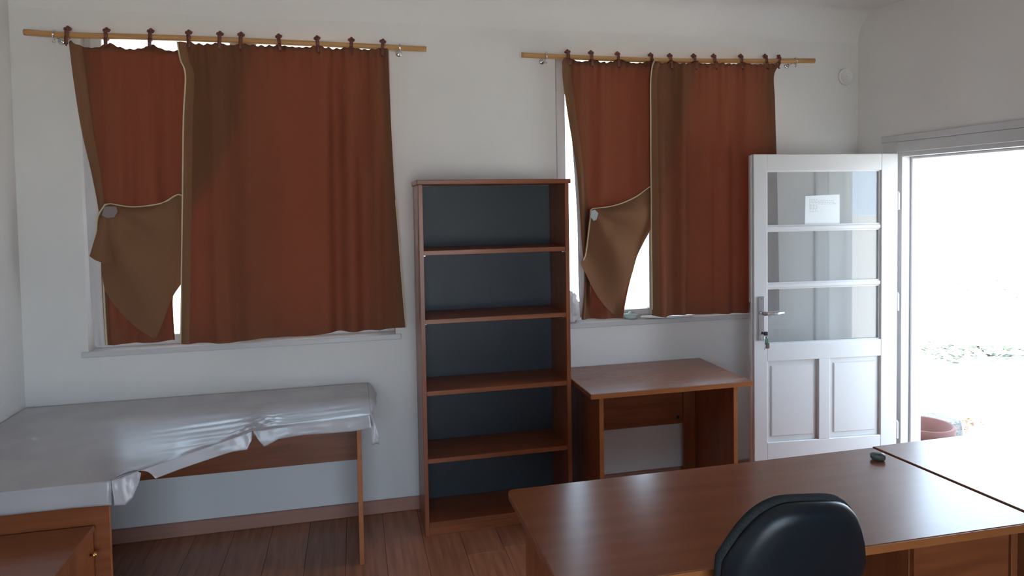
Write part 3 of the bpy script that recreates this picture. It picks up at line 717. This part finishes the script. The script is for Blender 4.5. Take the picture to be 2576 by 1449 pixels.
def flap(name, pts, flare=.02, seed=0, nseg=10):
    """pts: list of (x, y, drop, outward, shift) along the edge"""
    bm = NB(); rows = []; K = len(pts)
    nrm = []
    for i in range(K):
        a = Vector(pts[max(i - 1, 0)][:2]); c = Vector(pts[min(i + 1, K - 1)][:2]); d = (c - a).normalized(); nrm.append(Vector((d.y, -d.x)))
    sub = 8
    for i in range((K - 1) * sub + 1):
        s = i / sub; k = min(int(s), K - 2); tt = s - k
        p = [lerp(pts[k][q], pts[k + 1][q], tt) for q in range(5)]; nn = nrm[k].lerp(nrm[k + 1], tt)
        tg = Vector((-nn.y, nn.x)); row = []
        for j in range(nseg + 1):
            v = j / nseg; out = p[3] * math.sin(v * math.pi * .6) + flare * v * v * .4 + .004 * mn.noise(Vector((s * 1.3, v * 2, seed)))
            out = max(out, 0.0015)
            xy = Vector(p[:2]) + nn * out + tg * (p[4] * v)
            row.append(bm.verts.new((xy.x, xy.y, .0015 - p[2] * v + .002 * math.cos(v * math.pi / 2) * 0)))
        rows.append(row)
    for a, c in zip(rows, rows[1:]):
        for j in range(nseg): bm.faces.new((a[j], c[j], c[j + 1], a[j + 1]))
    return obj(name, bm, M['plastic_film'], cov, True, .001)
flap('hanging_edge', [(-1.598, 2.675, .082, .004, 0), (-1.3, 2.685, .081, .005, 0), (-1.0, 2.695, .083, .004, 0), (-.872, 2.698, .087, .006, 0)], .004, 1)
flap('hanging_edge', [(-.872, 2.697, .088, .010, .0), (-.855, 2.711, .098, .016, .012), (-.838, 2.730, .088, .012, .015), (-.820, 2.751, .045, .008, .015), (-.806, 2.766, .008, .003, .01)], .012, 2)
flap('hanging_edge', [(-.800, 2.772, .012, .003, .03), (-.770, 2.803, .048, .008, .01), (-.70, 2.875, .045, .008, 0), (-.60, 2.978, .048, .010, 0), (-.53, 3.050, .052, .010, 0), (-.480, 3.101, .066, .010, 0), (-.460, 3.122, .035, .006, 0), (-.455, 3.127, .006, .002, 0)], .012, 3)
flap('hanging_edge', [(-.447, 3.131, .006, .002, .0), (-.435, 3.1335, .045, .006, .01), (-.415, 3.137, .073, .010, .01), (-.345, 3.150, .048, .008, 0), (-.245, 3.169, .047, .006, 0), (-.14, 3.189, .056, .006, 0), (-.038, 3.208, .064, .005, 0), (.052, 3.2255, .063, .005, .006)], .006, 4)
flap('hanging_edge', [(.055, 3.228, .060, .006, 0), (.055, 3.25, .055, .008, 0), (.055, 3.285, .04, .008, 0), (.055, 3.33, .022, .006, 0), (.055, 3.42, .020, .006, 0), (.055, 3.50, .045, .022, 0), (.055, 3.62, .060, .034, 0), (.055, 3.74, .052, .038, 0), (.055, 3.812, .02, .014, 0)], .02, 5)
bm = NB(); g = []
for j in range(13):
    s_ = j / 12; row = []
    for i in range(5):
        u_ = i / 4
        row.append(bm.verts.new((lerp(.056, .060, s_) + u_ * lerp(.006, .036, s_ ** .6), 3.236 + .012 * math.sin(u_ * math.pi) * s_ + u_ * lerp(.05, .015, s_), .001 - .006 * u_ - .148 * s_ ** 1.1)))
    g.append(row)
for j in range(12):
    for i in range(4): bm.faces.new((g[j][i], g[j][i + 1], g[j + 1][i + 1], g[j + 1][i]))
obj('hanging_strip', bm, M['plastic_film'], cov, True, .001)
# curled-up cut edge at the inner corner, standing a little proud
bm = NB(); pr = []
for k in range(15):
    s = k / 14; x = lerp(-.872, -.800, s); y = lerp(2.700, 2.772, s) + .012 * math.sin(math.pi * s)
    pr.append((bm.verts.new((x, y, .004)), bm.verts.new((x + .004, y - .010 * math.sin(math.pi * s) - .002, .004 + .016 * math.sin(math.pi * s)))))
for a, c in zip(pr, pr[1:]): bm.faces.new((a[0], c[0], c[1], a[1]))
obj('curled_edge', bm, M['plastic_film'], cov, True, .001)

# ------------------------------------------------------------------ office chair
ch = thing('office_chair', 'dark office chair with padded back in front of the large desk', 'chair', (1.06, 1.52, 0), R(0))
def back_outline(n=48, hw=.208, h0=.0, top=.36):
    pts = []
    for k in range(n):
        a = 2 * math.pi * k / n; c, s = math.cos(a), math.sin(a)
        ex = .56 if s > 0 else .55
        x = hw * math.copysign(abs(c) ** ex, c); z = 0.18 * math.copysign(abs(s) ** ex, s)
        x *= 1 - .32 * max(0, z / .18) - .05 * max(0, -z / .18)
        pts.append((x, z))
    return pts
def padded(bm, sc0, prof, curve=.55):
    """stack of scaled outlines: prof = [(scale, y)]"""
    rings = []
    ol = back_outline()
    for s, y in prof:
        rings.append([bm.verts.new((x * s, y + curve * (x * s) ** 2, z * s)) for x, z in ol])
    n = len(ol)
    for a, c in zip(rings, rings[1:]):
        for k in range(n): bm.faces.new((a[k], a[(k + 1) % n], c[(k + 1) % n], c[k]))
    for ring, y in ((rings[0], prof[0][1]), (rings[-1], prof[-1][1])):
        cc = bm.verts.new((0, y, 0))
        for k in range(n): bm.faces.new((ring[k], ring[(k + 1) % n], cc))
bk = Matrix.Translation((.022, -.03, .790)) @ Matrix.Rotation(R(5), 4, 'Y') @ Matrix.Rotation(R(10), 4, 'X')
bm = NB(); padded(bm, 1, [(.55, -.034), (.80, -.032), (.90, -.027), (.955, -.016), (.98, -.004), (.985, .006), (.96, .010)])
bm.transform(bk); obj('back_shell', bm, M['shell'], ch, True)
bm = NB(); padded(bm, 1, [(.965, .008), (1.0, .012), (1.008, .022), (1.0, .034), (.96, .044), (.87, .050), (.6, .053)])
bm.transform(bk); obj('backrest_pad', bm, M['pad'], ch, True)
bm = NB(); tube(bm, [(0, -.045, .72), (0, -.05, .60), (0, -.02, .47), (0, .10, .43), (0, .20, .43)], [.022, .024, .026, .026, .026], 10); obj('back_bracket', bm, M['blackplastic'], ch, True)
bm = NB()
ring = []
for z, s in ((.44, .9), (.455, 1.0), (.485, 1.0), (.505, .95), (.512, .8)):
    ring.append([bm.verts.new((.225 * s * math.copysign(abs(math.cos(a)) ** .6, math.cos(a)), .235 + .215 * s * math.copysign(abs(math.sin(a)) ** .6, math.sin(a)), z)) for a in [2 * math.pi * k / 32 for k in range(32)]])
for a, c in zip(ring, ring[1:]):
    for k in range(32): bm.faces.new((a[k], a[(k + 1) % 32], c[(k + 1) % 32], c[k]))
bm.faces.new(ring[0][::-1]); bm.faces.new(ring[-1]); obj('seat', bm, M['pad'], ch, True)
bm = NB(); lathe(bm, [(.03, .10), (.03, .28), (.018, .281), (.018, .44)], 0, .235, 0, 16); obj('gas_column', bm, M['blackplastic'], ch)
for k in range(5):
    a = 2 * math.pi * k / 5 + .3; ex, ey = .27 * math.cos(a), .235 + .27 * math.sin(a)
    bm = NB(); tube(bm, [(.02 * math.cos(a), .235 + .02 * math.sin(a), .11), (ex, ey, .075)], [.024, .016], 8); lg = obj('leg', bm, M['blackplastic'], ch)
    bm = NB()
    for s in (-.014, .006):
        px, py = -math.sin(a) * s, math.cos(a) * s
        tube(bm, [(ex + px, ey + py, .026), (ex - math.sin(a) * (s + .012), ey + math.cos(a) * (s + .012), .026)], .026, 14)
    tube(bm, [(ex, ey, .05), (ex, ey, .08)], .006, 8); obj('caster', bm, M['blackplastic'], lg)

# ------------------------------------------------------------------ wall fitting
t = thing('wall_cover', 'round white blanking cover high on the wall right of the curtain rod', 'cover', (3.105, YB, 2.493))
bm = NB(); lathe(bm, [(.052, 0.0), (.052, .010), (.049, .016), (.044, .017), (.042, .014), (.002, .014)], 0, 0, 0, 32, 'y'); obj('disc', bm, M['plaster'], t, True)
bm = NB(); lathe(bm, [(.004, .014), (.004, .016), (.001, .0165)], 0, 0, 0, 10, 'y'); obj('screw', bm, M['whitepaint'], t)

# ------------------------------------------------------------------ outdoors
bm = NB(); vs = [bm.verts.new(p) for p in ((-60, -60, -.15), (60, -60, -.15), (60, 60, -.15), (-60, 60, -.15))]; bm.faces.new(vs)
yard = obj('ground', bm, M['yard']); struct(yard)
t = thing('flower_pot', 'terracotta flower pot standing just outside the open door', 'pot', (3.685, 3.78, -.15))
bm = NB(); lathe(bm, [(.11, 0), (.155, .26), (.160, .285), (.176, .288), (.180, .345), (.172, .350), (.160, .346), (.150, .24), (.02, .235)], 0, 0, 0, 40); obj('body', bm, M['terracotta'], t, True)
bm = NB(); lathe(bm, [(.149, .236), (.10, .25), (.01, .246)], 0, 0, 0, 24); obj('soil', bm, M['soil'], t, True)
t = thing('concrete_block', 'pale porous concrete block behind the terracotta pot outside', 'block', (4.14, 4.14, -.15))
bm = NB(); box(bm, -.12, .115, -.12, .12, 0, .24, .012); bmesh.ops.subdivide_edges(bm, edges=bm.edges[:], cuts=5, use_grid_fill=True)
for v in bm.verts: v.co += Vector((mn.noise(v.co * 22), mn.noise(v.co * 22 + Vector((9, 0, 0))), mn.noise(v.co * 22 + Vector((0, 9, 0))))) * .008 * (1 if v.co.z > .01 else 0)
obj('block', bm, M['aerated'], t)
def leafbed(name, cx, cy, sx, sy, n, m, size, hmax, label, cat, seed):
    rr = random.Random(seed); bm = NB()
    for _ in range(n):
        a = rr.uniform(0, 6.28); tl = rr.uniform(.1, 1.0); x = cx + rr.gauss(0, sx * .5); y = cy + rr.gauss(0, sy * .5); z = -.15 + .004 + rr.random() ** 2 * hmax; s = size * rr.uniform(.6, 1.4)
        d = Vector((math.cos(a), math.sin(a), tl * .6)); e = Vector((-math.sin(a), math.cos(a), .1))
        p = Vector((x, y, z)); q = [p, p + d * s * .5 + e * s * .3, p + d * s, p + d * s * .5 - e * s * .3]
        bm.faces.new([bm.verts.new(v) for v in q])
    o = obj(name, bm, m); o['kind'] = 'stuff'; tag(o, label, cat); return o
leafbed('dry_leaves', 4.80, 4.55, .25, .16, 130, M['leafdry'], .05, .02, 'dry brown leaves scattered on the yard beyond the pot', 'leaves', 2)
leafbed('grass_patch', 7.05, 6.50, 1.1, .4, 330, M['leafgreen'], .14, .08, 'low green plants growing across the bright yard', 'plants', 3)
def shrub(cx, cy, h, r, seed, label):
    t = thing('shrub', label, 'shrub', (cx, cy, -.15), 0, 'shrubs across the yard'); rr = random.Random(seed); bm = NB()
    for _ in range(330):
        th = rr.uniform(0, 6.28); ph = rr.uniform(-1, 1); k = r * rr.random() ** .4
        p = Vector((math.cos(th) * math.sqrt(1 - ph * ph) * k, math.sin(th) * math.sqrt(1 - ph * ph) * k, h * .55 + ph * h * .45 * (k / r)))
        a = rr.uniform(0, 6.28); s = rr.uniform(.06, .13); d = Vector((math.cos(a), math.sin(a), rr.uniform(-.5, .8))); e = d.cross(Vector((0, 0, 1))).normalized()
        bm.faces.new([bm.verts.new(v) for v in (p, p + d * s * .5 + e * s * .25, p + d * s, p + d * s * .5 - e * s * .25)])
    f = obj('foliage', bm, M['leafgreen'], t)
    bm = NB()
    for q in range(4): a = q * 1.57 + rr.random(); tube(bm, [(0.02 * math.cos(a), .02 * math.sin(a), 0), (r * .5 * math.cos(a), r * .5 * math.sin(a), h * .7)], [.015, .006], 5)
    obj('stem', bm, M['leafgreen'], t)
shrub(10.6, 10.0, .55, .40, 1, 'leafy green shrub across the yard, left one seen through the door')
shrub(11.6, 9.9, .5, .38, 2, 'leafy green shrub across the yard, right one seen through the door')
